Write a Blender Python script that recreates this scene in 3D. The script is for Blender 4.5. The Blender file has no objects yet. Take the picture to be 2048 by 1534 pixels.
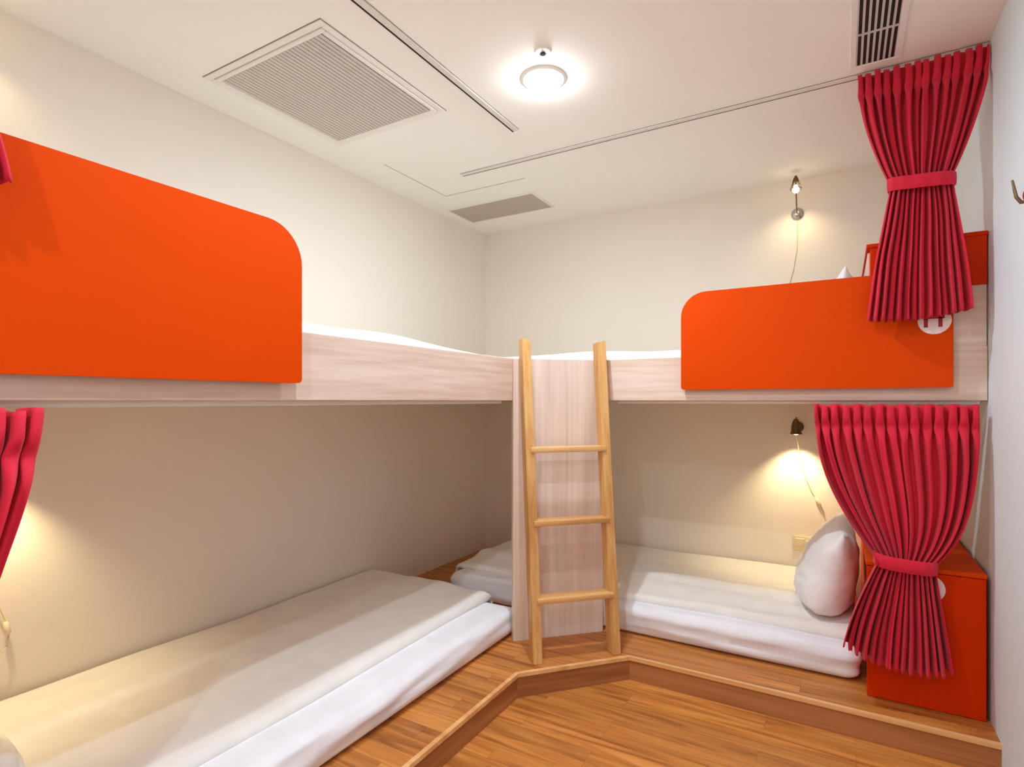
import bpy, bmesh, math, random
from mathutils import Vector, noise, Matrix
random.seed(7)
scene = bpy.context.scene
COL = scene.collection
PI = math.pi

# ------------------------------------------------------------------ dimensions (metres)
ROOM_X = 2.738; Z_CEIL = 2.438; Z_PLAT = 0.10; Z_BUNK = 1.20; Z_RAIL = 1.392
Y_PART = -3.54; Y_NEAR = -4.7; X_PART = 1.12
RAIL_T = 1.0                      # rail face distance from its wall

# local bunk coordinates: s along the wall, t out from the wall, z up
def RIGHT(s, t, z): return Vector((s, -t, z))
def LEFT(s, t, z): return Vector((t, -(s + 0.81), z))

# ------------------------------------------------------------------ materials
def srgb(r, g, b):
    f = lambda c: (c/255)/12.92 if c/255 <= 0.04045 else ((c/255+0.055)/1.055)**2.4
    return (f(r), f(g), f(b), 1)

class Nodes:
    def __init__(s, name):
        s.m = bpy.data.materials.new(name); s.m.use_nodes = True
        s.t = s.m.node_tree; s.b = s.t.nodes['Principled BSDF']
        s.tc = s.t.nodes.new('ShaderNodeTexCoord')
    def n(s, typ, **kw):
        nd = s.t.nodes.new(typ)
        for k, v in kw.items():
            if k in nd.inputs.keys(): nd.inputs[k].default_value = v
            else: setattr(nd, k, v)
        return nd
    def l(s, a, b): s.t.links.new(a, b)
    def mapped(s, scale, rot=(0, 0, 0)):
        mp = s.n('ShaderNodeMapping'); mp.inputs['Scale'].default_value = scale
        mp.inputs['Rotation'].default_value = rot
        s.l(s.tc.outputs['Object'], mp.inputs['Vector']); return mp.outputs['Vector']
    def ramp(s, fac, stops):
        r = s.n('ShaderNodeValToRGB'); e = r.color_ramp.elements
        e[0].position, e[0].color = stops[0]; e[1].position, e[1].color = stops[-1]
        for p, c in stops[1:-1]:
            x = e.new(p); x.color = c
        s.l(fac, r.inputs['Fac']); return r.outputs['Color']
    def bump(s, fac, strength, dist=0.002):
        b = s.n('ShaderNodeBump'); b.inputs['Strength'].default_value = strength
        b.inputs['Distance'].default_value = dist
        s.l(fac, b.inputs['Height']); s.l(b.outputs['Normal'], s.b.inputs['Normal'])

def paint(name, col, rough=0.6, var=0.03, scale=6, bump=0.05, spec=0.5, metallic=0, coat=0):
    M = Nodes(name)
    nz = M.n('ShaderNodeTexNoise'); nz.inputs['Scale'].default_value = scale; nz.inputs['Detail'].default_value = 4
    M.l(M.mapped((1, 1, 1)), nz.inputs['Vector'])
    c1 = tuple(max(0, c*(1-var)) for c in col[:3]) + (1,)
    c2 = tuple(min(1, c*(1+var)) for c in col[:3]) + (1,)
    M.l(M.ramp(nz.outputs['Fac'], [(0.3, c1), (0.7, c2)]), M.b.inputs['Base Color'])
    M.b.inputs['Roughness'].default_value = rough
    M.b.inputs['Specular IOR Level'].default_value = spec
    M.b.inputs['Metallic'].default_value = metallic
    M.b.inputs['Coat Weight'].default_value = coat
    n2 = M.n('ShaderNodeTexNoise'); n2.inputs['Scale'].default_value = 180
    M.l(M.mapped((1, 1, 1)), n2.inputs['Vector'])
    if bump: M.bump(n2.outputs['Fac'], bump, 0.001)
    return M.m

def wood(name, dark, mid, light, axis='x', rough=0.45, grain=40, stretch=1.2, bump=0.08):
    """grain running along one axis: fine fibres over broad streaks"""
    M = Nodes(name)
    sc = {'x': (stretch, grain, grain), 'y': (grain, stretch, grain), 'z': (grain, grain, stretch),
          'd': (grain, grain, stretch)}[axis]
    nz = M.n('ShaderNodeTexNoise'); nz.inputs['Scale'].default_value = 1.0; nz.inputs['Detail'].default_value = 6
    nz.inputs['Roughness'].default_value = 0.6; nz.inputs['Distortion'].default_value = 0.3
    if axis == 'd':
        m1 = M.mapped((1, 1, 1), (0, 0, -PI/4)); m2 = M.n('ShaderNodeMapping'); m2.inputs['Scale'].default_value = (stretch, grain, grain)
        M.l(m1, m2.inputs['Vector']); vec = m2.outputs['Vector']
    else: vec = M.mapped(sc)
    M.l(vec, nz.inputs['Vector'])
    n2 = M.n('ShaderNodeTexNoise'); n2.inputs['Scale'].default_value = 0.22; n2.inputs['Detail'].default_value = 3
    M.l(vec, n2.inputs['Vector'])
    mx = M.n('ShaderNodeMix', data_type='FLOAT'); mx.inputs[0].default_value = 0.45
    M.l(nz.outputs['Fac'], mx.inputs[2]); M.l(n2.outputs['Fac'], mx.inputs[3])
    M.l(M.ramp(mx.outputs[0], [(0.36, dark), (0.5, mid), (0.62, light)]), M.b.inputs['Base Color'])
    M.b.inputs['Roughness'].default_value = rough
    M.bump(nz.outputs['Fac'], bump, 0.001)
    return M.m

def planks(name):
    M = Nodes(name)
    v = M.mapped((1, 1, 1))
    br = M.n('ShaderNodeTexBrick')
    for k, x in {'Scale': 1.0, 'Mortar Size': 0.0007, 'Mortar Smooth': 0.3, 'Bias': 0.0, 'Brick Width': 0.78, 'Row Height': 0.072}.items():
        br.inputs[k].default_value = x
    br.offset = 0.37; br.offset_frequency = 3
    br.inputs['Color1'].default_value = (0, 0, 0, 1); br.inputs['Color2'].default_value = (1, 1, 1, 1)
    br.inputs['Mortar'].default_value = (0.3, 0.3, 0.3, 1)
    M.l(v, br.inputs['Vector'])
    # shift the grain from board to board
    sh = M.n('ShaderNodeVectorMath', operation='MULTIPLY_ADD')
    M.l(br.outputs['Color'], sh.inputs[0]); sh.inputs[1].default_value = (3, 7, 5)
    M.l(M.mapped((2.2, 32, 32)), sh.inputs[2])
    nz = M.n('ShaderNodeTexNoise'); nz.inputs['Scale'].default_value = 1; nz.inputs['Detail'].default_value = 6
    nz.inputs['Distortion'].default_value = 0.7
    M.l(sh.outputs['Vector'], nz.inputs['Vector'])
    grain = M.ramp(nz.outputs['Fac'], [(0.28, srgb(146, 84, 34)), (0.5, srgb(194, 122, 56)), (0.7, srgb(212, 144, 72))])
    tone = M.ramp(br.outputs['Color'], [(0.0, (0.84, 0.82, 0.80, 1)), (0.5, (0.96, 0.95, 0.93, 1)), (1.0, (1.08, 1.08, 1.06, 1))])
    mul = M.n('ShaderNodeMix', data_type='RGBA', blend_type='MULTIPLY'); mul.inputs[0].default_value = 1
    M.l(grain, mul.inputs[6]); M.l(tone, mul.inputs[7])
    gap = M.n('ShaderNodeMix', data_type='RGBA'); M.l(br.outputs['Fac'], gap.inputs[0])
    M.l(mul.outputs[2], gap.inputs[6]); gap.inputs[7].default_value = srgb(140, 88, 50)
    M.l(gap.outputs[2], M.b.inputs['Base Color'])
    M.b.inputs['Roughness'].default_value = 0.36
    M.bump(nz.outputs['Fac'], 0.06, 0.001)
    return M.m

def fabric(name, col, rough=0.85, weave=900, bump=0.12, sheen=0.2, var=0.04):
    M = Nodes(name)
    nz = M.n('ShaderNodeTexNoise'); nz.inputs['Scale'].default_value = 9; nz.inputs['Detail'].default_value = 5
    M.l(M.mapped((1, 1, 1)), nz.inputs['Vector'])
    c1 = tuple(c*(1-var) for c in col[:3]) + (1,); c2 = tuple(min(1, c*(1+var)) for c in col[:3]) + (1,)
    M.l(M.ramp(nz.outputs['Fac'], [(0.3, c1), (0.7, c2)]), M.b.inputs['Base Color'])
    M.b.inputs['Roughness'].default_value = rough
    M.b.inputs['Sheen Weight'].default_value = sheen
    M.b.inputs['Specular IOR Level'].default_value = 0.25
    w = M.n('ShaderNodeTexNoise'); w.inputs['Scale'].default_value = weave
    M.l(M.mapped((1, 1, 1)), w.inputs['Vector'])
    M.bump(w.outputs['Fac'], bump, 0.001)
    return M.m

def glow(name, col, strength):
    M = Nodes(name)
    M.b.inputs['Base Color'].default_value = col
    M.b.inputs['Emission Color'].default_value = col
    M.b.inputs['Emission Strength'].default_value = strength
    return M.m

MAT = dict(
    wall=paint('wall_cream_paint', srgb(236, 227, 214), 0.7, 0.012, 3),
    wall_r=paint('wall_white_paint', srgb(220, 236, 241), 0.6, 0.012, 3),
    ceil=paint('ceiling_white_paint', srgb(244, 241, 234), 0.8, 0.01, 3),
    floor=planks('teak_floor_boards'),
    riser=wood('teak_riser_wood', srgb(120, 68, 34), srgb(160, 100, 56), srgb(182, 122, 74), 'x', 0.4, 30),
    riser_y=wood('teak_riser_wood_long', srgb(120, 68, 34), srgb(160, 100, 56), srgb(182, 122, 74), 'y', 0.4, 30),
    riser_d=wood('teak_riser_wood_diagonal', srgb(120, 68, 34), srgb(160, 100, 56), srgb(182, 122, 74), 'd', 0.4, 30),
    nosing=wood('pale_teak_nosing', srgb(205, 145, 88), srgb(226, 170, 110), srgb(238, 188, 130), 'x', 0.3, 30),
    ash_x=wood('washed_ash_laminate_x', srgb(204, 176, 157), srgb(218, 194, 176), srgb(226, 206, 190), 'x', 0.5, 60, 3),
    ash_y=wood('washed_ash_laminate_y', srgb(204, 176, 157), srgb(218, 194, 176), srgb(226, 206, 190), 'y', 0.5, 60, 3),
    ash_z=wood('washed_ash_laminate_upright', srgb(210, 184, 166), srgb(222, 199, 182), srgb(230, 210, 195), 'z', 0.5, 60, 2),
    pine=wood('honey_ladder_wood', srgb(186, 130, 66), srgb(212, 160, 94), srgb(224, 178, 112), 'z', 0.45, 40, 2),
    pine_d=wood('honey_rung_wood', srgb(190, 136, 76), srgb(212, 162, 100), srgb(226, 182, 120), 'd', 0.45, 40, 2),
    orange=paint('orange_lacquer', srgb(212, 67, 0), 0.5, 0.02, 2, 0.03, 0.06),
    orange_d=paint('deep_orange_lacquer', srgb(206, 50, 0), 0.5, 0.02, 2, 0.03, 0.06),
    red=fabric('crimson_curtain_cloth', srgb(205, 26, 54), 0.72, 1400, 0.15, 0.12),
    sheet=fabric('white_cotton_sheet', srgb(236, 235, 240), 0.8),
    duvet=fabric('soft_white_duvet_cloth', srgb(234, 230, 223), 0.85),
    pillow=fabric('white_pillow_cotton', srgb(240, 238, 238), 0.75),
    alu=paint('white_aluminium', srgb(222, 216, 208), 0.4, 0.01, 4, 0, 0.5),
    dark=paint('dark_gap', srgb(14, 11, 10), 0.8, 0.05, 4, 0),
    frame=paint('vent_frame_white', srgb(236, 232, 224), 0.55, 0.01, 4, 0),
    seam=paint('panel_seam_grey', srgb(150, 136, 124), 0.8, 0.02, 4, 0),
    louvre=paint('vent_louvre_grey', srgb(204, 194, 186), 0.6, 0.02, 4, 0),
    filter=paint('vent_filter_grey', srgb(176, 164, 156), 0.9, 0.05, 60, 0.1),
    vent=paint('vent_panel_grey', srgb(186, 174, 162), 0.8, 0.04, 90, 0.1),
    brass=paint('aged_brass', srgb(120, 98, 66), 0.38, 0.12, 40, 0.1, 0.5, 0.85),
    cord=paint('cream_cord', srgb(222, 202, 150), 0.6, 0.02, 4, 0),
    plastic=paint('ivory_plastic', srgb(232, 222, 196), 0.4, 0.02, 4, 0),
    plate=paint('champagne_plate', srgb(222, 208, 172), 0.4, 0.03, 10, 0, 0.5, 0.2),
    emblem=paint('white_emblem_vinyl', srgb(240, 226, 222), 0.5, 0.01, 4, 0),
    mark=paint('crimson_mark', srgb(170, 20, 44), 0.6, 0.02, 4, 0),
    chrome=paint('brushed_chrome', srgb(190, 186, 182), 0.25, 0.03, 10, 0, 0.5, 0.9),
    bulb=glow('lit_warm_bulb', (1, 0.82, 0.5, 1), 12),
    lamp=glow('lit_ceiling_diffuser', (0.86, 0.97, 1.0, 1), 120),
    lamp_dim=glow('lit_recessed_diffuser', (0.85, 0.98, 1.0, 1), 25),
)

# ------------------------------------------------------------------ object helpers
def world_origin(o):
    v = Vector((0, 0, 0))
    while o: v += o.location; o = o.parent
    return v

def link(name, bm, mat, parent=None, smooth=False, angle=35, origin=None):
    bmesh.ops.recalc_face_normals(bm, faces=bm.faces)
    if parent is not None: off = world_origin(parent)
    elif origin is not None: off = Vector(origin)
    else:
        xs = [v.co for v in bm.verts]
        lo = Vector([min(v[i] for v in xs) for i in range(3)]); hi = Vector([max(v[i] for v in xs) for i in range(3)])
        off = Vector(((lo.x+hi.x)/2, (lo.y+hi.y)/2, lo.z))
    bmesh.ops.translate(bm, verts=bm.verts, vec=-off)
    me = bpy.data.meshes.new(name); bm.to_mesh(me); bm.free()
    me.materials.append(mat)
    o = bpy.data.objects.new(name, me); COL.objects.link(o)
    if parent is not None: o.parent = parent
    else: o.location = off
    if smooth:
        for p in me.polygons: p.use_smooth = True
        if angle < 170: me.set_sharp_from_angle(angle=math.radians(angle))
    return o

def thing(name, label, cat, loc, group=None):
    o = bpy.data.objects.new(name, None); COL.objects.link(o)
    o.location = loc; o.empty_display_size = 0.1
    o['label'] = label; o['category'] = cat
    if group: o['group'] = group
    return o
def tag(o, label, cat, group=None):
    o['label'] = label; o['category'] = cat
    if group: o['group'] = group
    return o
def struct(o): o['kind'] = 'structure'; return o

def box(bm, p0, p1, bevel=0.0, M=None, seg=2):
    lo = [min(a, b) for a, b in zip(p0, p1)]; hi = [max(a, b) for a, b in zip(p0, p1)]
    r = bmesh.ops.create_cube(bm, size=1)['verts']
    for v in r:
        v.co = Vector([lo[i] + (v.co[i]+0.5)*(hi[i]-lo[i]) for i in range(3)])
    if bevel:
        es = list({e for v in r for e in v.link_edges})
        g = bmesh.ops.bevel(bm, geom=es, offset=bevel, segments=seg, affect='EDGES', profile=0.5)
        r = list({v for v in g['verts']} | {v for v in r if v.is_valid})
    if M:
        for v in r: v.co = M(*v.co) if callable(M) and not isinstance(M, Matrix) else M @ v.co
    return r

def prism(bm, pts, h0, h1, M=lambda a, b, c: Vector((a, b, c))):
    """polygon pts (a, b) extruded in c from h0 to h1; M maps (a, b, c) to the world"""
    lo = [bm.verts.new(M(a, b, h0)) for a, b in pts]; hi = [bm.verts.new(M(a, b, h1)) for a, b in pts]
    bm.faces.new(lo[::-1]); bm.faces.new(hi); n = len(pts)
    for i in range(n): bm.faces.new([lo[i], lo[(i+1) % n], hi[(i+1) % n], hi[i]])

def tube(bm, pts, r, seg=10, closed=False):
    pts = [Vector(p) for p in pts]; rings = []; up = Vector((0.13, 0.31, 0.94)).normalized()
    n = len(pts)
    for i, p in enumerate(pts):
        a = pts[(i-1) % n] if closed or i else p; b = pts[(i+1) % n] if closed or i < n-1 else p
        d = (b-a).normalized(); x = d.cross(up)
        if x.length < 1e-3: x = d.cross(Vector((1, 0, 0)))
        x.normalize(); y = d.cross(x).normalized()
        rr = r(i/(n-1)) if callable(r) else r
        rings.append([bm.verts.new(p + x*rr*math.cos(2*PI*k/seg) + y*rr*math.sin(2*PI*k/seg)) for k in range(seg)])
    m = n if closed else n-1
    for i in range(m):
        A, B = rings[i], rings[(i+1) % n]
        for k in range(seg): bm.faces.new([A[k], A[(k+1) % seg], B[(k+1) % seg], B[k]])
    if not closed: bm.faces.new(rings[0][::-1]); bm.faces.new(rings[-1])

def lathe(bm, prof, c, axis=Vector((0, 0, 1)), seg=32):
    """profile of (radius, height) turned about an axis through c"""
    axis = Vector(axis).normalized(); x = axis.orthogonal().normalized(); y = axis.cross(x)
    rings = []
    for r, h in prof:
        p = Vector(c) + axis*h
        if r < 1e-5: rings.append([bm.verts.new(p)])
        else: rings.append([bm.verts.new(p + x*r*math.cos(2*PI*k/seg) + y*r*math.sin(2*PI*k/seg)) for k in range(seg)])
    for A, B in zip(rings, rings[1:]):
        for k in range(seg):
            if len(A) == 1 and len(B) == 1: continue
            if len(A) == 1: bm.faces.new([A[0], B[k], B[(k+1) % seg]])
            elif len(B) == 1: bm.faces.new([A[k], A[(k+1) % seg], B[0]])
            else: bm.faces.new([A[k], A[(k+1) % seg], B[(k+1) % seg], B[k]])

def rounded(pts_r, seg=10):
    """polygon whose corners (x, y, radius) are rounded"""
    out = []; n = len(pts_r)
    for i, (x, y, r) in enumerate(pts_r):
        p = Vector((x, y)); a = Vector(pts_r[i-1][:2]); b = Vector(pts_r[(i+1) % n][:2])
        if r <= 0: out.append((x, y)); continue
        u = (a-p).normalized(); v = (b-p).normalized()
        half = math.acos(max(-1, min(1, u.dot(v))))/2; d = r/math.tan(half)
        c = p + (u+v).normalized()*(r/math.sin(half))
        s0 = p+u*d-c; s1 = p+v*d-c
        a0 = math.atan2(s0.y, s0.x); a1 = math.atan2(s1.y, s1.x); da = (a1-a0+PI) % (2*PI)-PI
        for k in range(seg+1):
            t = a0+da*k/seg; out.append((c.x+r*math.cos(t), c.y+r*math.sin(t)))
    return out

# ------------------------------------------------------------------ room shell
bm = bmesh.new(); box(bm, (-0.1, Y_NEAR, -0.1), (ROOM_X, 0, 0.0)); struct(link('floor', bm, MAT['floor'], origin=(0, 0, 0)))
bm = bmesh.new(); box(bm, (-0.15, Y_NEAR-0.1, Z_CEIL), (ROOM_X+0.1, 0.1, Z_CEIL+0.1)); struct(link('ceiling', bm, MAT['ceil'], origin=(0, 0, Z_CEIL)))
bm = bmesh.new(); box(bm, (-0.1, Y_NEAR, 0), (0, 0, Z_CEIL)); struct(link('wall_left', bm, MAT['wall'], origin=(0, 0, 0)))
bm = bmesh.new(); box(bm, (-0.1, 0, -0.1), (ROOM_X+0.1, 0.1, Z_CEIL)); struct(link('wall_back', bm, MAT['wall'], origin=(0, 0, 0)))
bm = bmesh.new(); box(bm, (ROOM_X, Y_NEAR, -0.1), (ROOM_X+0.1, 0, Z_CEIL)); struct(link('wall_right', bm, MAT['wall_r'], origin=(ROOM_X, 0, 0)))
bm = bmesh.new()
prism(bm, [(0, Y_NEAR), (0, Y_PART), (X_PART, Y_PART), (X_PART, Y_NEAR+0.1), (ROOM_X, Y_NEAR+0.1), (ROOM_X, Y_NEAR)], 0, Z_CEIL)
struct(link('wall_front', bm, MAT['wall'], origin=(0, Y_NEAR, 0)))

# raised sleeping platform: L-shaped deck with a chamfered inner corner
NX, NY = 1.175, 1.195
edge = [(NX, Y_PART), (NX, -1.565), (1.512, -NY), (ROOM_X, -NY)]
plat = thing('raised_platform', 'low raised wooden platform carrying the lower beds, with angled front step', 'platform', (0.6, -0.6, 0))
bm = bmesh.new()
e2 = [(NX-0.017, Y_PART), (NX-0.017, -1.572), (1.505, -NY+0.017), (ROOM_X, -NY+0.017)]
prism(bm, [(0, 0), (0, Y_PART)] + e2 + [(ROOM_X, 0)], 0.082, Z_PLAT)
link('deck', bm, MAT['floor'], plat)
def strip(bm, path, off0, off1, z0, z1):
    """closed band following path, off0/off1 to its left (inner) side"""
    def offset(d):
        out = []
        for i, p in enumerate(path):
            p = Vector(p); ns = []
            if i: t = (p-Vector(path[i-1])).normalized(); ns.append(Vector((-t.y, t.x)))
            if i < len(path)-1: t = (Vector(path[i+1])-p).normalized(); ns.append(Vector((-t.y, t.x)))
            n = sum(ns, Vector((0, 0))).normalized(); n *= 1/max(0.3, n.dot(ns[0]))
            out.append(p+n*d)
        return out
    A, B = offset(off0), offset(off1); n = len(path)
    v = [[bm.verts.new((q.x, q.y, z)) for q in L] for L in (A, B) for z in (z0, z1)]
    a0, a1, b0, b1 = v
    for i in range(n-1):
        for P, Q in ((a0, a1), (a1, b1), (b1, b0), (b0, a0)):
            bm.faces.new([P[i], P[i+1], Q[i+1], Q[i]])
    for i in (0, n-1): bm.faces.new([a0[i], a1[i], b1[i], b0[i]])
bm = bmesh.new(); strip(bm, edge, 0.0, 0.017, 0.086, Z_PLAT+0.001)
bmesh.ops.bevel(bm, geom=[e for e in bm.edges if e.calc_face_angle(0) > 0.5 and min(v.co.z for v in e.verts) > 0.09], offset=0.004, segments=2, affect='EDGES')
link('nosing', bm, MAT['nosing'], plat, True)
bm = bmesh.new(); strip(bm, edge, 0.006, 0.03, 0, 0.088)
rs = link('riser', bm, MAT['riser'], plat)
rs.data.materials.append(MAT['riser_y']); rs.data.materials.append(MAT['riser_d'])
for f in rs.data.polygons:
    f.material_index = 1 if abs(f.normal.x) > 0.9 else (2 if abs(f.normal.x) > 0.3 else 0)

# ------------------------------------------------------------------ upper bunks
def guard(side, parent, lbl, s0, s1, emb):
    bm = bmesh.new()
    pts = rounded([(s0, 1.247, 0.012), (s1, 1.247, 0.006), (s1, 1.668, 0.006), (s0, 1.668, 0.105)])
    prism(bm, pts, 1.014, 1.032, lambda a, b, c: side(a, c, b))
    bmesh.ops.bevel(bm, geom=[e for e in bm.edges if e.calc_face_angle(0) > 0.9], offset=0.0015, segments=1, affect='EDGES')
    g = link('guard_panel', bm, MAT['orange'], parent, True); g['label'] = 'orange rounded guard panel'
    if emb:
        bm = bmesh.new()
        prism(bm, [(2.583+0.049*math.cos(2*PI*k/40), 1.486+0.049*math.sin(2*PI*k/40)) for k in range(40)], 1.032, 1.0335, lambda a, b, c: side(a, c, b))
        e = link('emblem', bm, MAT['emblem'], g); e['label'] = 'round white emblem'
        bm = bmesh.new()
        for p0 in (2.552, 2.594): box(bm, (p0, 1.0335, 1.462), (p0+0.012, 1.0345, 1.496), 0, side)
        box(bm, (2.548, 1.0335, 1.492), (2.612, 1.0345, 1.505), 0, side)
        link('emblem', bm, MAT['mark'], g)['label'] = 'crimson mark on the white emblem'
    return g

def bunk(side, name_lbl, s_end, ash, emb):
    b = thing('upper_bunk', name_lbl, 'bunk bed', side(1.3, 0.5, Z_BUNK))
    bm = bmesh.new(); box(bm, (0.50 if side is LEFT else 1.3205, RAIL_T-0.022, Z_BUNK), (s_end, RAIL_T, Z_RAIL), 0.0015, side, 1)
    link('side_rail', bm, MAT[ash], b)['label'] = 'pale washed wood side rail'
    bm = bmesh.new()
    if side is LEFT: box(bm, (0.19, 0.002, Z_BUNK), (s_end, RAIL_T-0.022, 1.262), 0, side)
    else: prism(bm, [(0.002, 0.002), (0.002, 0.99), (1.0, 0.999), (1.0, 1.28), (1.30, 0.978), (s_end, 0.978), (s_end, 0.002)], Z_BUNK, 1.262, lambda a, b_, c: side(a, b_, c))
    link('base_board', bm, MAT['wall'], b)
    guard(side, b, '', 1.69, 2.637, emb)
    return b
bl = bunk(LEFT, 'upper bunk along the left wall with pale wood rail and orange guard', 2.736, 'ash_y', False)
br = bunk(RIGHT, 'upper bunk along the back wall with pale wood rail and orange guard', 2.736, 'ash_x', True)

# diagonal support panel in the inner corner
DG = Matrix.Rotation(math.radians(45), 4, 'Z')         # local x along the diagonal, -y out into the room
def DIAG(p, o, z):
    c = Vector((1.16, -1.16, 0)); u = Vector((1, 1, 0)).normalized(); n = Vector((1, -1, 0)).normalized()
    q = c + u*p + n*o; q.z = z; return q
bm = bmesh.new(); box(bm, (-0.219, -0.03, Z_PLAT), (0.222, 0.0, Z_RAIL), 0.0015, DIAG, 1)
tag(link('support_panel', bm, MAT['ash_z'], None, origin=DIAG(0, 0, Z_PLAT)), 'pale wood upright panel behind the ladder, joining the two bunks', 'panel')

# ladder
lad = thing('bunk_ladder', 'honey coloured wooden ladder leaning on the corner panel between the bunks', 'ladder', DIAG(-0.005, 0.2, Z_PLAT))
def lean(z): return 0.245 - 0.183*(z-Z_PLAT)/1.37
def LADP(side_sign, a, d, z):
    half = 0.198 + 0.004*(z-Z_PLAT)/1.37
    return DIAG(0.002 + 0.004*(z-Z_PLAT) + side_sign*(half - a), lean(z)-d, z)
for sg in (-1, 1):
    bm = bmesh.new()
    zt = 1.468
    v = []
    for z in (Z_PLAT, zt):
        for a, d in ((0, 0), (0.040, 0), (0.040, 0.064), (0, 0.064)):
            v.append(bm.verts.new(LADP(sg, a, d, z + (0.012 if (z > 1 and a == 0) else 0))))
    bm.faces.new(v[:4]); bm.faces.new(v[4:])
    for i in range(4): bm.faces.new([v[i], v[(i+1) % 4], v[4+(i+1) % 4], v[4+i]])
    bmesh.ops.bevel(bm, geom=bm.edges[:], offset=0.003, segments=2, affect='EDGES')
    link('leg', bm, MAT['pine'], lad, True)
for zr in (0.995, 0.682, 0.362):
    bm = bmesh.new()
    half = 0.198 + 0.004*(zr-Z_PLAT)/1.37 - 0.03
    box(bm, (0.004-half-0.006, lean(zr)-0.060, zr-0.024), (0.004+half+0.006, lean(zr)+0.010, zr), 0.004, DIAG, 2)
    link('rung', bm, MAT['pine_d'], lad, True)

# ------------------------------------------------------------------ headboard storage boxes
def lower_box(side, label, emb):
    b = thing('headboard_box', label, 'storage box', side(2.55, 0.5, Z_PLAT), None)
    bm = bmesh.new(); box(bm, (2.386, 0.012, Z_PLAT), (2.722, 1.036, 0.588), 0.002, side, 1); link('body', bm, MAT['orange_d'], b)
    bm = bmesh.new(); box(bm, (2.378, 1.036, Z_PLAT+0.002), (2.724, 1.054, 0.586), 0.002, side, 1)
    f = link('front_panel', bm, MAT['orange_d'], b); f['label'] = 'smooth deep orange front panel'
    bm = bmesh.new(); box(bm, (2.374, 0.01, 0.588), (2.726, 1.056, 0.604), 0.003, side, 2)
    link('lid', bm, MAT['orange'], b)['label'] = 'orange lid board'
    if emb:
        bm = bmesh.new()
        prism(bm, [(2.563+0.049*math.cos(2*PI*k/40), 0.532+0.049*math.sin(2*PI*k/40)) for k in range(40)], 1.054, 1.0555, lambda a, b_, c: side(a, c, b_))
        link('emblem', bm, MAT['emblem'], f)['label'] = 'round white emblem'
lower_box(RIGHT, 'orange storage box with white round emblem at the head of the lower right bed', True)
lower_box(LEFT, 'orange storage box at the head of the lower left bed', False)

ub = thing('headboard_box', 'upper bunk headboard box with orange top band behind the upper right curtain', 'storage box', RIGHT(2.55, 0.5, Z_RAIL))
bm = bmesh.new(); box(bm, (2.39, 0.975, Z_RAIL), (2.734, 0.998, 1.607), 0.001, RIGHT, 1); link('front_panel', bm, MAT['ash_x'], ub)['label'] = 'pale wood lower front panel'
bm = bmesh.new(); box(bm, (2.39, 0.93, 1.607), (2.734, 1.006, 1.779), 0.003, RIGHT, 2); link('front_band', bm, MAT['orange_d'], ub)['label'] = 'deep orange front band'
bm = bmesh.new(); box(bm, (2.384, 0.10, 1.264), (2.402, 0.95, 1.772), 0.001, RIGHT, 1); link('side_panel', bm, MAT['ash_z'], ub)['label'] = 'pale wood side panel'
bm = bmesh.new(); box(bm, (2.378, 0.09, 1.776), (2.736, 1.01, 1.792), 0.003, RIGHT, 2); link('lid', bm, MAT['orange_d'], ub)['label'] = 'deep orange lid board'

# ------------------------------------------------------------------ bedding
def soft_block(bm, lo, hi, r, fn, step=0.03, side=None):
    """rounded block with a fine grid on every face; fn(p, n) moves each vertex"""
    lo = Vector(lo); hi = Vector(hi); size = hi-lo; cnt = [max(3, int(round(size[i]/step))) for i in range(3)]
    cache = {}
    def vert(p):
        key = tuple(round(c, 5) for c in p)
        if key in cache: return cache[key]
        inner = Vector([min(max(p[i], lo[i]+r[i]), hi[i]-r[i]) for i in range(3)])
        d = Vector([(p[i]-inner[i])/r[i] for i in range(3)])
        if d.length > 1e-6:
            m = max(abs(c) for c in d); n = d.normalized()
            q = inner + Vector([n[i]*r[i]*m for i in range(3)])
        else: q = p.copy(); n = Vector((0, 0, 1))
        q = fn(q, n)
        cache[key] = bm.verts.new(side(*q)); return cache[key]
    for ax in range(3):
        a, b = [i for i in range(3) if i != ax]
        def cuts(i):
            base = [lo[i]+size[i]*k/cnt[i] for k in range(cnt[i]+1)]
            extra = [lo[i]+r[i]*f for f in (0.15, 0.35, 0.6, 1)] + [hi[i]-r[i]*f for f in (0.15, 0.35, 0.6, 1)]
            allc = sorted(set(round(c, 5) for c in [lo[i], hi[i]] + extra + [c for c in base if lo[i]+r[i] < c < hi[i]-r[i]]))
            return allc
        ca, cb = cuts(a), cuts(b)
        for w in (lo[ax], hi[ax]):
            for i in range(len(ca)-1):
                for j in range(len(cb)-1):
                    q = []
                    for (x, y) in ((ca[i], cb[j]), (ca[i+1], cb[j]), (ca[i+1], cb[j+1]), (ca[i], cb[j+1])):
                        p = Vector((0, 0, 0)); p[ax] = w; p[a] = x; p[b] = y; q.append(vert(p))
                    if len(set(q)) == 4:
                        try: bm.faces.new(q)
                        except ValueError: pass

def sm(a, b, x):
    t = max(0, min(1, (x-a)/(b-a))); return t*t*(3-2*t)

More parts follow.
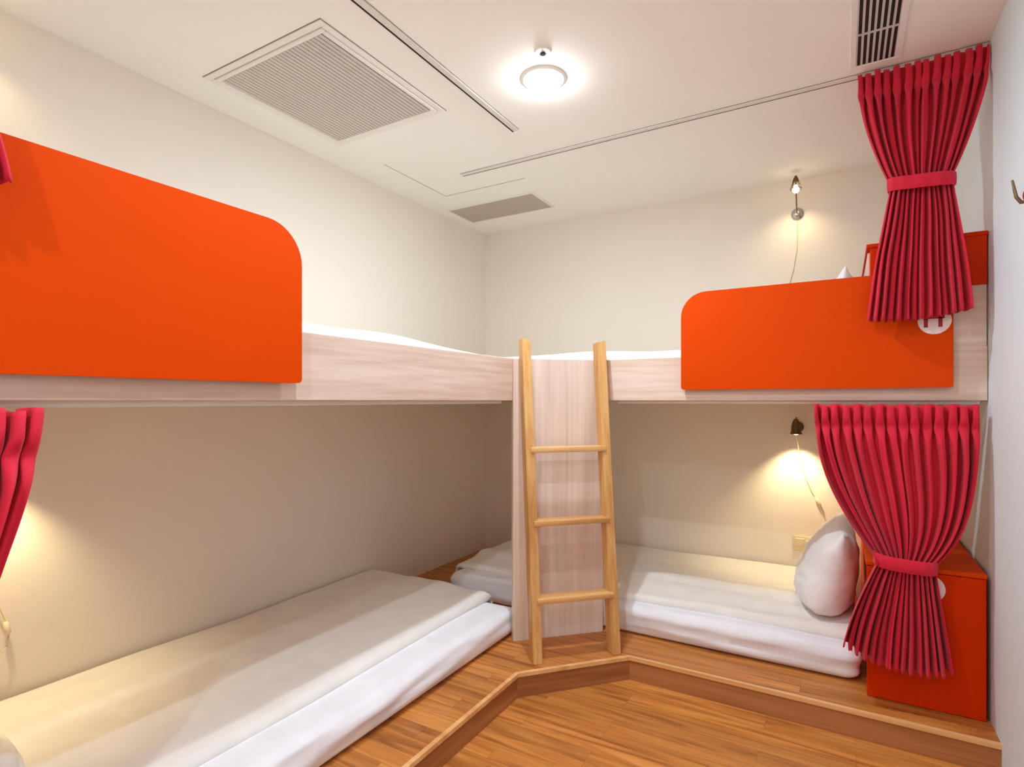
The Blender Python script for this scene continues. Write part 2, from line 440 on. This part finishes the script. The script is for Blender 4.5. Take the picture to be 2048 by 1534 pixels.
def mattress(side, z0, h, label, group, seed):
    def fn(p, n):
        q = p.copy(); o = Vector((seed, seed*2, 0))
        side_f = 1-abs(n.z) if abs(n.z) < 0.9 else 0
        crease = noise.noise(Vector((p.x*1.6, p.y*1.6, p.z*26+p.x*1.7))+o)
        c2 = noise.noise(Vector((p.x*4, p.y*4, p.z*50-p.x*3))+o)
        if p.z > z0+0.004:
            q += Vector((n.x, n.y, 0))*(0.015*crease+0.009*c2)*side_f*sm(z0, z0+0.03, p.z)
            q.z += 0.004*noise.noise(Vector((p.x*3, p.y*5, 0))+o)*max(0, n.z)
            # softly domed towards the middle, sagging corners
            q.z -= 0.006*(sm(0.5, 0.96, abs(p.x-1.365)/0.98)**2)*(p.z-z0)/h
        return q
    bm = bmesh.new()
    soft_block(bm, (0.372, 0.02, z0), (2.362, 0.972, z0+h), (0.06, 0.045, 0.045), fn, 0.03, side)
    o = link('mattress', bm, MAT['sheet'], None, True, 180)
    return tag(o, label, 'mattress', group)

def duvet(side, z0, label, seed, s_end=2.12, t_front=0.83, amp=1.0, drape=True, slope=0.0):
    """cover laid over the mattress, hanging over its foot end"""
    path = []                                            # (s, z offset) along the length
    if drape: path = [(0.357, -0.075), (0.353, -0.05), (0.352, -0.025), (0.358, -0.004), (0.372, 0.012), (0.395, 0.024)]
    else: path = [(0.39, 0.002), (0.392, 0.012), (0.40, 0.022)]
    n = 70
    path += [(0.42+(s_end-0.42)*k/n, 0.030) for k in range(n+1)]
    path += [(s_end+0.008, 0.024), (s_end+0.012, 0.012), (s_end+0.012, 0.003)]
    ts = [(0.022, 0.006), (0.028, 0.024)] + [(0.04+(t_front-0.05)*k/36, 0.03) for k in range(37)] + [(t_front+0.004, 0.022), (t_front+0.007, 0.008), (t_front+0.004, -0.006)]
    o = Vector((seed, seed*1.7, seed))
    bm = bmesh.new(); rows = []
    for s, dz in path:
        row = []
        for t, dt in ts:
            z = z0 + (min(dz, dt) if dz > 0 else dz)
            top = 1 if (dz > 0.02 and dt > 0.02) else 0.25
            w = noise.noise(Vector((s*1.4, t*3.4, 0))+o)*0.012 + noise.noise(Vector((s*3+t*2, t*11, 2))+o)*0.006
            z += w*top*amp if dz > 0 else 0
            puff = 0.012*math.sin(PI*min(1, t/t_front))*top + (0.010*noise.noise(Vector((s*1.1+t*0.6, t*16, 7))+o)*sm(0.2, 0.5, t) if side is RIGHT else 0)*top
            z += puff if dz > 0 else 0
            z -= slope*(1-sm(0.5, 1.35, s))*sm(0.3, t_front-0.1, t)
            tt = t + 0.010*noise.noise(Vector((s*2.0, 5, 1))+o)*sm(0.5, t_front, t) - (0.022*sm(1.6, 0.4, s) - 0.01)*sm(0.4, t_front, t)
            ss = s + (0.006*noise.noise(Vector((t*7, 3, 0))+o) if dz < 0.03 else 0)
            row.append(bm.verts.new(side(ss, tt, z)))
        rows.append(row)
    for a, b in zip(rows, rows[1:]):
        for k in range(len(a)-1): bm.faces.new([a[k], a[k+1], b[k+1], b[k]])
    ob = link('duvet', bm, MAT['duvet'], None, True, 180)
    sol = ob.modifiers.new('thickness', 'SOLIDIFY'); sol.thickness = 0.008; sol.offset = 0
    return tag(ob, label, 'duvet')

def pillow(side, c, label, seed, L=0.62, H=0.40, T=0.17, tilt=0.35, dz=0):
    """standing on its long edge, leaning towards the headboard; c = (s, t, z) of its bottom middle"""
    bm = bmesh.new(); nu, nv = 40, 30; o = Vector((seed, 0, seed)); grids = []
    for sg in (-1, 1):
        g = []
        for i in range(nu+1):
            row = []
            for j in range(nv+1):
                u = -1+2*i/nu; v = -1+2*j/nv
                pu = 1-abs(u)**2.6; pv = 1-abs(v)**2.6
                th = T/2*(max(0, pu)**0.55)*(max(0, pv)**(0.34 if v < 0 else 0.55))
                
                x = u*L/2*(1-0.07*(1-abs(v)**2)*(abs(u)**3)); y = v*H/2*(1-0.10*(1-abs(u)**2)*(abs(v)**3))*(1-(0.16*abs(u)**4 if v < 0 else 0.03*abs(u)**4)); x *= 1-0.08*abs(v)**4
                th *= 1-0.32*v
                wr = 0.010*noise.noise(Vector((u*2.2+v, v*2.2-u, sg))+o) + 0.007*noise.noise(Vector((u*5, v*7, sg*3))+o)
                edge_ = min(1, th/0.03)
                th = th + wr*edge_
                # in the leaning frame: n = thickness (towards -s), y up along the slope
                ca, sa = math.cos(tilt), math.sin(tilt)
                up = (y+H/2); nn = sg*th
                ds = -nn*ca + up*sa; dzv = up*ca + nn*sa
                bottom = sm(0.08, 0, up)
                p = Vector((c[0]+ds, c[1]+x, c[2]+dz+dzv))
                p.z = max(p.z, c[2]-0.004+0.1*(p.z-c[2]) if p.z < c[2] else p.z)
                row.append(p)
            g.append(row)
        grids.append(g)
    V = []
    for sgi, g in enumerate(grids):
        vs = []
        for i in range(nu+1):
            r = []
            for j in range(nv+1):
                if sgi == 1 and (i in (0, nu) or j in (0, nv)): r.append(V[0][i][j])
                else: r.append(bm.verts.new(side(*g[i][j])))
            vs.append(r)
        V.append(vs)
    for vs in V:
        for i in range(nu):
            for j in range(nv): bm.faces.new([vs[i][j], vs[i+1][j], vs[i+1][j+1], vs[i][j+1]])
    return tag(link('pillow', bm, MAT['pillow'], None, True, 180), label, 'pillow')

mattress(LEFT, Z_PLAT, 0.122, 'white mattress with bare sheet edge on the platform along the left wall', None, 1.3)
mattress(RIGHT, Z_PLAT, 0.136, 'white mattress on the platform along the back wall, behind the ladder', None, 7.9)
mattress(LEFT, 1.262, 0.133, 'white mattress on the left upper bunk, showing over its rail', None, 3.1)
mattress(RIGHT, 1.262, 0.137, 'white mattress on the right upper bunk, above the ladder top', None, 5.7)
duvet(LEFT, Z_PLAT+0.122, 'cream white duvet lying flat on the lower left mattress', 2.2, 2.3, 0.80)
duvet(RIGHT, Z_PLAT+0.136, 'smooth white duvet on the lower right mattress in front of the pillow', 9.4, 2.335, 0.87, 1.5)
duvet(LEFT, 1.262+0.133, 'white duvet on the left upper bunk, edge showing over the rail', 4.2, 2.25, 0.91, 1.2, True, 0.022)
duvet(RIGHT, 1.262+0.137, 'white duvet on the right upper bunk, seen between ladder and orange guard', 6.2, 2.1, 0.91, 1.6)
pillow(RIGHT, (2.20, 0.56, 0.270), 'plump white pillow propped against the orange box on the lower right bed', 1.0, 0.62, 0.40, 0.225, 0.27)
pillow(LEFT, (2.135, 0.39, 0.238), 'white pillow at the near end of the lower left bed, cut by the picture edge', 4.0, 0.56, 0.30, 0.15, 0.95)
pillow(RIGHT, (2.265, 0.56, 1.372), 'white pillow on the right upper bunk, its tip showing above the orange guard', 8.0, 0.56, 0.40, 0.16, 0.12)

# ------------------------------------------------------------------ curtains
def curtain(side, label, top, tie, bot, z_top, z_tie, z_bot, t_top, t_tie, t_bot, pleats, seed, power=1.9, hem=0.05, hem_skew=0.0, amp=0.028, power_r=None):
    power_r = power_r or power
    rnd = random.Random(seed)
    c0 = side((tie[0]+tie[1])/2, t_tie, z_bot)
    th = thing('curtain', label, 'curtain', c0)
    NU = pleats*18; rows = []
    zs = []
    n1, n2 = 56, 34
    for k in range(n1+1): zs.append((0, k/n1))
    for k in range(1, n2+1): zs.append((1, k/n2))
    ph = [rnd.uniform(-0.8, 0.8) for _ in range(pleats+2)]
    am = [rnd.uniform(0.55, 1.3) for _ in range(pleats+2)]
    def lerp(a, b, x): return a+(b-a)*x
    def prof(L, x):
        x *= pleats; i = int(min(pleats, x)); f = x-i; f = f*f*(3-2*f); return lerp(L[i], L[i+1], f)
    bm = bmesh.new()
    head = 0.085/(z_top-z_tie)
    for seg, q in zs:
        row = []
        for k in range(NU+1):
            u = k/NU
            if seg == 0:
                ss = q**power
                a = lerp(top[0], tie[0], ss); b = lerp(top[1], tie[1], q**power_r)
                z = lerp(z_top, z_tie, q); tc = lerp(t_top, t_tie, q**0.8)
                if q < head: A = lerp(0.62, 0.95, q/head); B = 0.30
                else:
                    r_ = (q-head)/(1-head); A = lerp(1.05, 0.85, r_); B = lerp(0.25, 0.10, min(1, r_*3))
                A *= amp
                pinch = math.exp(-((q-head)/(head*0.30))**2)
            else:
                ss = 1-(1-q)**1.25
                a = lerp(tie[0], bot[0], ss); b = lerp(tie[1], bot[1], ss)
                z = lerp(z_tie, z_bot, q); tc = lerp(t_tie, t_bot, q)
                z += q*hem*((2*u-1)**2) + q*hem_skew*(u-0.5)
                A = amp*lerp(0.85, 1.15, q); B = 0.12; pinch = 0
            w = (b-a)/pleats
            phi = 2*PI*pleats*u + prof(ph, u)*(1 if seg == 0 else 1.0)
            A *= prof(am, u)
            c = math.cos(phi)
            wave = (abs(c)**0.75)*(1 if c > 0 else -1)
            if seg == 1 or q > head: wave += (0.32 if seg else 0.32*sm(head, head*2, q))*math.cos(2*phi+prof(ph, (u*1.7) % 1)*5)
            # every pleat is pinched by the heading tape: front folds narrow, with a small dart
            t = tc + A*wave*(1-0.45*pinch) - 0.012*pinch - 0.010*pinch*sm(0.4, -0.2, c)
            s = a + (b-a)*u + (B+0.28*pinch)*w*math.sin(2*phi)*0.5
            if seg == 0:
                s += 0.12*w*math.sin(phi*0.5+seed)*sm(head, head+0.25, q)
                z += 0.006*math.sin(phi*0.5+1)*(1-q)*(1 if q < 0.1 else 0)*0.6
            t += 0.006*noise.noise(Vector((u*6, z*5, seed)))
            s += 0.006*noise.noise(Vector((u*5+9, z*4, seed)))*(0.2 if q < 0.03 and seg == 0 else 1)
            if side is RIGHT: s = min(s, ROOM_X-0.006)
            row.append(bm.verts.new(side(s, t, z)))
        rows.append(row)
    for a, b in zip(rows, rows[1:]):
        for k in range(NU): bm.faces.new([a[k], a[k+1], b[k+1], b[k]])
    cl = link('cloth', bm, MAT['red'], th, True, 180)
    sol = cl.modifiers.new('thickness', 'SOLIDIFY'); sol.thickness = 0.0022; sol.offset = 0
    # tie band round the waist
    bm = bmesh.new(); N = 64; hw = (tie[1]-tie[0])/2+0.008; hd = amp*1.15+0.014; cs = (tie[0]+tie[1])/2
    prof_ = [(-0.024, 0), (-0.020, 0.003), (0, 0.004), (0.020, 0.003), (0.024, 0), (0.020, -0.001), (-0.020, -0.001)]
    rings = []
    for k in range(N):
        an = 2*PI*k/N; ca, sa = math.cos(an), math.sin(an)
        ex = math.copysign(abs(ca)**0.8, ca); ey = math.copysign(abs(sa)**0.55, sa)
        wob = 0.0015*math.sin(an*pleats*1.0)
        ring = [bm.verts.new(side(cs+ex*(hw+d+wob), t_tie+ey*(hd+d+wob), z_tie+h-0.006*ca-0.004*sa)) for h, d in prof_]
        rings.append(ring)
    for k in range(N):
        A, B = rings[k], rings[(k+1) % N]
        for j in range(len(prof_)): bm.faces.new([A[j], A[(j+1) % len(prof_)], B[(j+1) % len(prof_)], B[j]])
    link('tie_band', bm, MAT['red'], th, True, 50)['label'] = 'crimson tie band round the waist'
    # hooks along the heading
    return th

curtain(RIGHT, 'long crimson curtain tied at the waist, hanging from the ceiling at upper right',
        (2.352, 2.738), (2.450, 2.624), (2.378, 2.680), 2.424, 1.968, 1.487, 1.03, 1.088, 1.088, 13, 3, 2.1, 0.015, 0.02, 0.022, 1.7)
curtain(RIGHT, 'crimson curtain tied at the waist below the right bunk, in front of the orange box',
        (2.205, 2.700), (2.408, 2.570), (2.300, 2.622), 1.184, 0.628, 0.246, 1.045, 1.11, 1.125, 14, 11, 2.0, 0.045, -0.035, 0.026, 4.0)
curtain(LEFT, 'crimson curtain at the upper left picture edge, hem corner over the orange guard',
        (2.37, 2.72), (2.465, 2.63), (2.334, 2.66), 2.418, 1.99, 1.552, 1.025, 1.09, 1.092, 13, 21, 1.7, 0.01, 0.0, 0.026)
curtain(LEFT, 'crimson curtain under the left bunk at the picture edge',
        (2.272, 2.715), (2.44, 2.585), (2.34, 2.632), 1.184, 0.628, 0.245, 1.035, 1.10, 1.115, 15, 31, 1.25, 0.035, -0.03, 0.03)

# tracks
def ceiling_track(side, s0, s1, label):
    t = 1.012
    th = thing('curtain_track', label, 'curtain track', side((s0+s1)/2, t, Z_CEIL-0.012))
    bm = bmesh.new(); box(bm, (s0, t-0.013, Z_CEIL-0.006), (s1, t+0.013, Z_CEIL), 0.002, side, 1)
    link('channel', bm, MAT['alu'], th)
    bm = bmesh.new()
    box(bm, (s0, t-(0.0185 if side is LEFT else 0.0160), Z_CEIL-0.0062), (s1, t-0.0132, Z_CEIL+0.002), 0, side)
    link('slot', bm, MAT['dark'], th)['label'] = 'dark slot beside the track'
    bm = bmesh.new(); box(bm, (s0, t+0.0135, Z_CEIL-0.0012), (s1, t+0.0150, Z_CEIL+0.002), 0, side)
    link('seam', bm, MAT['seam'], th)  # thin grey line painting in the soft shade beside the channel
ceiling_track(LEFT, 0.49, 2.736, 'ceiling curtain track running beside the large air grille')
ceiling_track(RIGHT, 0.50, 2.736, 'ceiling curtain track running across to the upper right curtain')
def under_track(side, s0, s1, label):
    bm = bmesh.new(); box(bm, (s0, 0.958, Z_BUNK-0.014), (s1, 0.976, Z_BUNK), 0.002, side, 1)
    box(bm, (s0, 0.952, Z_BUNK-0.003), (s1, 0.984, Z_BUNK), 0, side)
    tag(link('curtain_track', bm, MAT['alu'], None), label, 'curtain track')
under_track(LEFT, 0.56, 2.72, 'white curtain track under the left upper bunk rail')
under_track(RIGHT, 1.38, 2.72, 'white curtain track under the right upper bunk rail')

# ------------------------------------------------------------------ ceiling fixtures
def frame_strip(bm, x0, x1, y0, y1, w, z0, z1, bev=0.001):
    box(bm, (x0, y0, z0), (x1, y0+w, z1), bev, None, 1); box(bm, (x0, y1-w, z0), (x1, y1, z1), bev, None, 1)
    box(bm, (x0, y0+w, z0), (x0+w, y1-w, z1), bev, None, 1); box(bm, (x1-w, y0+w, z0), (x1, y1-w, z1), bev, None, 1)
ZC = Z_CEIL
g = thing('air_grille', 'large square return air grille in the ceiling near the left wall', 'air vent', (0.515, -1.94, ZC-0.012))
bm = bmesh.new(); frame_strip(bm, 0.190, 0.842, -2.275, -1.600, 0.0025, ZC-0.0015, ZC-0.0001, 0); link('seam', bm, MAT['seam'], g)
bm = bmesh.new(); frame_strip(bm, 0.1925, 0.8395, -2.2725, -1.6025, 0.026, ZC-0.006, ZC, 0.002); link('frame', bm, MAT['frame'], g)
bm = bmesh.new(); frame_strip(bm, 0.2200, 0.8125, -2.2445, -1.6305, 0.018, ZC-0.011, ZC, 0.003); link('frame', bm, MAT['frame'], g)['label'] = 'inner frame'
bm = bmesh.new(); box(bm, (0.236, -2.228, ZC-0.0025), (0.796, -1.647, ZC-0.0005)); link('filter', bm, MAT['filter'], g)
bm = bmesh.new(); n = 30
for k in range(n):
    x = 0.240+(k+0.5)*0.552/n
    box(bm, (x-0.0076, -2.2265, ZC-0.0095), (x+0.0076, -1.6485, ZC-0.0075))
for k in range(6):
    y = -2.2265+(k+0.5)*0.578/6; box(bm, (0.238, y-0.001, ZC-0.0085), (0.794, y+0.001, ZC-0.003))
link('louvre', bm, MAT['louvre'], g)

v = thing('slot_vent', 'narrow slotted air vent in the ceiling near the upper right curtain', 'air vent', (2.405, -1.5, ZC-0.01))
X0, X1, Y0, Y1 = 2.322, 2.482, -1.96, -1.072
bm = bmesh.new(); frame_strip(bm, X0, X1, Y0, Y1, 0.020, ZC-0.006, ZC, 0.002); link('frame', bm, MAT['frame'], v)
bm = bmesh.new(); box(bm, (X0+0.019, Y0+0.019, ZC-0.0015), (X1-0.019, Y1-0.019, ZC-0.0002)); link('backing', bm, MAT['dark'], v)['label'] = 'near-black sheet painted as the shade inside the duct opening'  # flat near-black sheet paints in the shade of a deep duct
bm = bmesh.new(); w = (X1-X0-0.040)/7
for k in range(8):
    x = X0+0.020+k*w; hw_ = 0.0036
    box(bm, (max(x-hw_, X0+0.019), Y0+0.019, ZC-0.0035), (min(x+hw_, X1-0.019), Y1-0.019, ZC-0.0020))
for y in (Y1-0.225, Y1-0.57):
    box(bm, (X0+0.019, y-0.0035, ZC-0.0062), (X1-0.019, y+0.0035, ZC-0.002))
link('louvre', bm, MAT['louvre'], v)

p = thing('ceiling_panel_vent', 'small grey rectangular vent panel in the ceiling by the room corner', 'air vent', (0.39, -0.44, ZC-0.006))
bm = bmesh.new(); frame_strip(bm, 0.078, 0.715, -0.592, -0.290, 0.014, ZC-0.005, ZC, 0.001); link('frame', bm, MAT['frame'], p)
bm = bmesh.new(); box(bm, (0.092, -0.578, ZC-0.004), (0.701, -0.304, ZC-0.0005)); link('panel', bm, MAT['vent'], p)['label'] = 'flat grey perforated panel'

bm = bmesh.new()
box(bm, (0.226, -1.325, ZC-0.0012), (0.2285, -0.794, ZC+0.01)); box(bm, (0.226, -0.794, ZC-0.0012), (0.775, -0.7915, ZC+0.01))
struct(link('trim_1', bm, MAT['seam'], None))

DLX, DLY = 1.308, -1.603
def downlight(x, y, label, energy, r=0.082, lm='lamp', dome=0.034):
    d = thing('downlight', label, 'ceiling light', (x, y, ZC-0.02))
    bm = bmesh.new(); lathe(bm, [(r-0.012, -0.0005), (r-0.012, -0.006), (r-0.004, -0.008), (r+0.004, -0.004), (r+0.006, 0.0), (r-0.012, -0.0005)], (x, y, ZC)); link('trim_ring', bm, MAT['frame'], d, True)
    bm = bmesh.new(); lathe(bm, [(0, -dome), (r*0.35, -dome*0.94), (r*0.62, -dome*0.76), (r*0.80, -dome*0.45), (r*0.85, -dome*0.15), (r*0.85, -0.0008), (0, -0.0008)], (x, y, ZC)); link('diffuser', bm, MAT[lm], d, True)['label'] = 'glowing white diffuser'
    L = bpy.data.lights.new('downlight_light', 'AREA'); L.shape = 'DISK'; L.size = 0.035; L.energy = energy; L.color = (0.82, 0.945, 1.09)
    o = bpy.data.objects.new('downlight_light', L); COL.objects.link(o); o.parent = d; o.location = (0, 0, 0.02-dome-0.004)
    return d
downlight(DLX, DLY, 'bright round downlight in the middle of the ceiling', 13.5)
downlight(1.64, -2.62, 'round downlight near the entrance, above and outside the picture', 11, 0.082, 'lamp_dim', 0.02)
downlight(1.9, -4.1, 'added round fill light behind the viewer, brightening the right wall and ceiling', 9)  # unseen fill lamp, added to brighten the right wall and ceiling

s_ = thing('sprinkler', 'small round sprinkler head in the ceiling just beyond the bright downlight', 'sprinkler', (1.384, -1.756, ZC-0.03))
s_['label'] = 'small round white sprinkler plate with dark centre next to the bright downlight'
bm = bmesh.new(); lathe(bm, [(0, -0.001), (0.012, -0.006), (0.026, -0.006), (0.032, -0.0005), (0, -0.0001)], (1.384, -1.756, ZC)); link('cover_plate', bm, MAT['frame'], s_, True)
bm = bmesh.new(); lathe(bm, [(0, -0.013), (0.009, -0.0125), (0.010, -0.010), (0.005, -0.009), (0.005, -0.006), (0, -0.006)], (1.384, -1.756, ZC)); link('nozzle', bm, MAT['dark'], s_, True)['label'] = 'dark nozzle'

# ------------------------------------------------------------------ reading lamps
def bell(bm, c, axis, r, h):
    """ribbed bell shade opening along axis"""
    lathe(bm, [(0.004, -h*1.02), (r*0.35, -h), (r*0.62, -h*0.82), (r*0.80, -h*0.5), (r*0.88, -h*0.12), (r*1.12, -h*0.08), (r*1.12, 0.0), (r*0.86, 0.0), (r*0.74, -h*0.5), (r*0.5, -h*0.82), (0.004, -h*0.92)], c, axis, 20)

def reading_lamp(side, s, z, label, upper, energy, cord_pts, sw):
    c = side(s, 0.0, z)
    th = thing('reading_lamp', label, 'wall lamp', c)
    W = lambda ds, t, dz: side(s+ds, t, z+dz)
    n = side(0, 1, 0)-side(0, 0, 0)
    bm = bmesh.new()
    zp = 0.0 if upper else 0.035
    lathe(bm, [(0, 0.001), (0.030, 0.001), (0.032, 0.006), (0.026, 0.014), (0.010, 0.020), (0, 0.021)], W(0, 0, zp), n, 28)
    link('wall_plate', bm, MAT['chrome' if upper else 'brass'], th, True)
    bm = bmesh.new()
    if upper: path = [W(0, 0.018, 0), W(0, 0.05, 0.004), W(0, 0.085, 0.03), W(0, 0.11, 0.08), W(0, 0.125, 0.13), W(0, 0.135, 0.158), W(0, 0.14, 0.166)]
    else: path = [W(0, 0.018, 0.035), W(0, 0.045, 0.048), W(0, 0.08, 0.078), W(0, 0.105, 0.088), W(0, 0.118, 0.080)]
    tube(bm, path, 0.0035, 8); link('arm', bm, MAT['brass'], th, True)
    if upper:
        apex = W(0, 0.14, 0.166); open_c = W(0, 0.14, 0.088)
        bm = bmesh.new()
        lathe(bm, [(0, 0.078), (0.006, 0.078), (0.009, 0.060), (0.013, 0.052), (0.012, 0.045), (0, 0.045)], open_c, (0, 0, 1), 16)
        for k in range(8):
            a = 2*PI*k/8; d = Vector((math.cos(a), math.sin(a), 0))
            tube(bm, [open_c+d*0.008+Vector((0, 0, 0.07)), open_c+d*0.017+Vector((0, 0, 0.04)), open_c+d*0.026+Vector((0, 0, 0.008))], 0.0016, 6)
        tube(bm, [open_c+Vector((0.027*math.cos(2*PI*k/24), 0.027*math.sin(2*PI*k/24), 0.008)) for k in range(24)], 0.002, 6, True)
        link('shade', bm, MAT['brass'], th, True)['label'] = 'small wire cage shade'
        bc = open_c+Vector((0, 0, 0.004))
    else:
        open_c = W(0, 0.118, 0.0)
        bm = bmesh.new(); bell(bm, open_c, (0, 0, -1), 0.026, 0.082)
        for k in range(10):
            a = 2*PI*k/10; d = Vector((math.cos(a), math.sin(a), 0))
            tube(bm, [open_c+d*0.0235+Vector((0, 0, 0.008)), open_c+d*0.0215+Vector((0, 0, 0.042)), open_c+d*0.016+Vector((0, 0, 0.068))], 0.0022, 6)
        link('shade', bm, MAT['brass'], th, True)['label'] = 'ribbed aged brass bell shade'
        bc = open_c+Vector((0, 0, 0.014))
    bm = bmesh.new(); lathe(bm, [(0, -0.019), (0.010, -0.016), (0.017, -0.006), (0.017, 0.004), (0.010, 0.016), (0.007, 0.024), (0, 0.024)], bc, (0, 0, 1), 20)
    link('bulb', bm, MAT['bulb'], th, True)['label'] = 'lit warm bulb'
    bm = bmesh.new(); tube(bm, [side(*q) for q in cord_pts], 0.0018, 6)
    link('cord', bm, MAT['cord'], th, True)['label'] = 'thin cream cord hanging down the wall'
    if sw:
        a, b = side(*sw[0]), side(*sw[1])
        bm = bmesh.new(); tube(bm, [a, a.lerp(b, 0.12), a.lerp(b, 0.5), b.lerp(a, 0.12), b], lambda f: 0.004+0.005*math.sin(PI*min(1, max(0, f))), 10)
        link('cord_switch', bm, MAT['plastic'], th, True)['label'] = 'small cream inline switch'
    L = bpy.data.lights.new('reading_light', 'SPOT'); L.energy = energy; L.color = (1.0, 0.83, 0.47); L.spot_size = math.radians(140 if upper else 104); L.spot_blend = 1.0 if upper else 0.8; L.shadow_soft_size = 0.014
    o = bpy.data.objects.new('reading_light', L); COL.objects.link(o); o.parent = th
    o.location = (bc+Vector((0, 0, -0.026)))-c
    # aimed down, tipped a little towards the wall
    dirv = (Vector((0, 0, -1))-n*0.10).normalized()
    o.rotation_euler = dirv.to_track_quat('-Z', 'Y').to_euler()
    return th

cl = [(2.083, 0.118, 1.015), (2.086, 0.06, 0.975), (2.094, 0.02, 0.90), (2.108, 0.008, 0.83), (2.128, 0.006, 0.76), (2.152, 0.006, 0.70), (2.172, 0.008, 0.665)]
cd = [(2.196, 0.010, 0.625), (2.215, 0.006, 0.56), (2.225, 0.006, 0.50), (2.228, 0.006, 0.42)]
reading_lamp(RIGHT, 2.083, 1.018, 'aged brass reading lamp glowing on the back wall under the right bunk', False, 15, cl+cd, ((2.170, 0.010, 0.668), (2.198, 0.012, 0.622)))
cu = [(2.083, 0.004, 2.215), (2.080, 0.005, 2.05), (2.062, 0.005, 1.93), (2.040, 0.005, 1.85), (2.015, 0.006, 1.70), (2.01, 0.006, 1.50)]
reading_lamp(RIGHT, 2.083, 2.245, 'small wire cage reading lamp with lit bulb high on the back wall', True, 3, cu, None)
cll = [(2.07, 0.118, 1.015), (2.08, 0.03, 0.90), (2.06, 0.012, 0.70), (2.02, 0.012, 0.58), (1.995, 0.014, 0.50), (1.988, 0.018, 0.46), (1.995, 0.022, 0.42), (2.02, 0.02, 0.40), (2.05, 0.012, 0.42), (2.06, 0.008, 0.47)]
reading_lamp(LEFT, 2.07, 1.018, 'reading lamp on the left wall under the left bunk, cord loop at the picture edge', False, 16, cll, ((1.996, 0.016, 0.50), (1.990, 0.02, 0.46)))
reading_lamp(LEFT, 2.083, 2.245, 'reading lamp high on the left wall above the left upper bunk', True, 2, [(a, b, c) for a, b, c in cu], None)

# socket plate
so = thing('wall_socket', 'champagne socket plate low on the back wall behind the propped pillow', 'socket', RIGHT(2.12, 0, 0.36))
bm = bmesh.new(); box(bm, (2.058, 0.001, 0.362), (2.196, 0.010, 0.444), 0.003, RIGHT, 2); link('plate', bm, MAT['plate'], so, True)
bm = bmesh.new(); box(bm, (2.074, 0.010, 0.388), (2.116, 0.0125, 0.430), 0.001, RIGHT, 1); link('socket_insert', bm, MAT['plate'], so)
bm = bmesh.new(); box(bm, (2.126, 0.010, 0.396), (2.176, 0.015, 0.422), 0.002, RIGHT, 1); link('rocker', bm, MAT['plastic'], so)['label'] = 'cream rocker switch'

# coat hook on the right wall
hk = thing('coat_hook', 'dark coat hook on the white right wall at the picture edge', 'hook', (ROOM_X, -1.475, 1.74))
bm = bmesh.new()
tube(bm, [(ROOM_X-0.002, -1.475, 1.75), (ROOM_X-0.012, -1.474, 1.748), (ROOM_X-0.022, -1.472, 1.765), (ROOM_X-0.026, -1.470, 1.79), (ROOM_X-0.030, -1.468, 1.815)], lambda f: 0.006-0.003*f, 10)
link('prong', bm, MAT['brass'], hk, True)
bm = bmesh.new(); lathe(bm, [(0, 0), (0.018, 0.0005), (0.018, 0.004), (0.008, 0.009), (0, 0.010)], (ROOM_X-0.0005, -1.482, 1.765), (-1, 0, 0), 20); link('base', bm, MAT['mark'], hk, True)['label'] = 'dark red hook base'

# ------------------------------------------------------------------ world, camera, view
w = bpy.data.worlds.new('room_world'); scene.world = w; w.use_nodes = True
w.node_tree.nodes['Background'].inputs['Color'].default_value = (0.9, 0.85, 0.8, 1)
w.node_tree.nodes['Background'].inputs['Strength'].default_value = 0.2
cam = bpy.data.cameras.new('camera'); co = bpy.data.objects.new('camera', cam); COL.objects.link(co)
co.location = (2.298, -3.53, 1.20); co.rotation_euler = (PI/2, 0, math.atan(660/1125))
cam.sensor_width = 36; cam.lens = 1125/2048*36; cam.shift_y = 34/2048; cam.clip_start = 0.02
scene.camera = co
vs = scene.view_settings
vs.view_transform = 'Standard'; vs.look = 'None'; vs.gamma = 1; vs.use_curve_mapping = False
vs.exposure = 0.11
scene.cycles.max_bounces = 12; scene.cycles.diffuse_bounces = 8
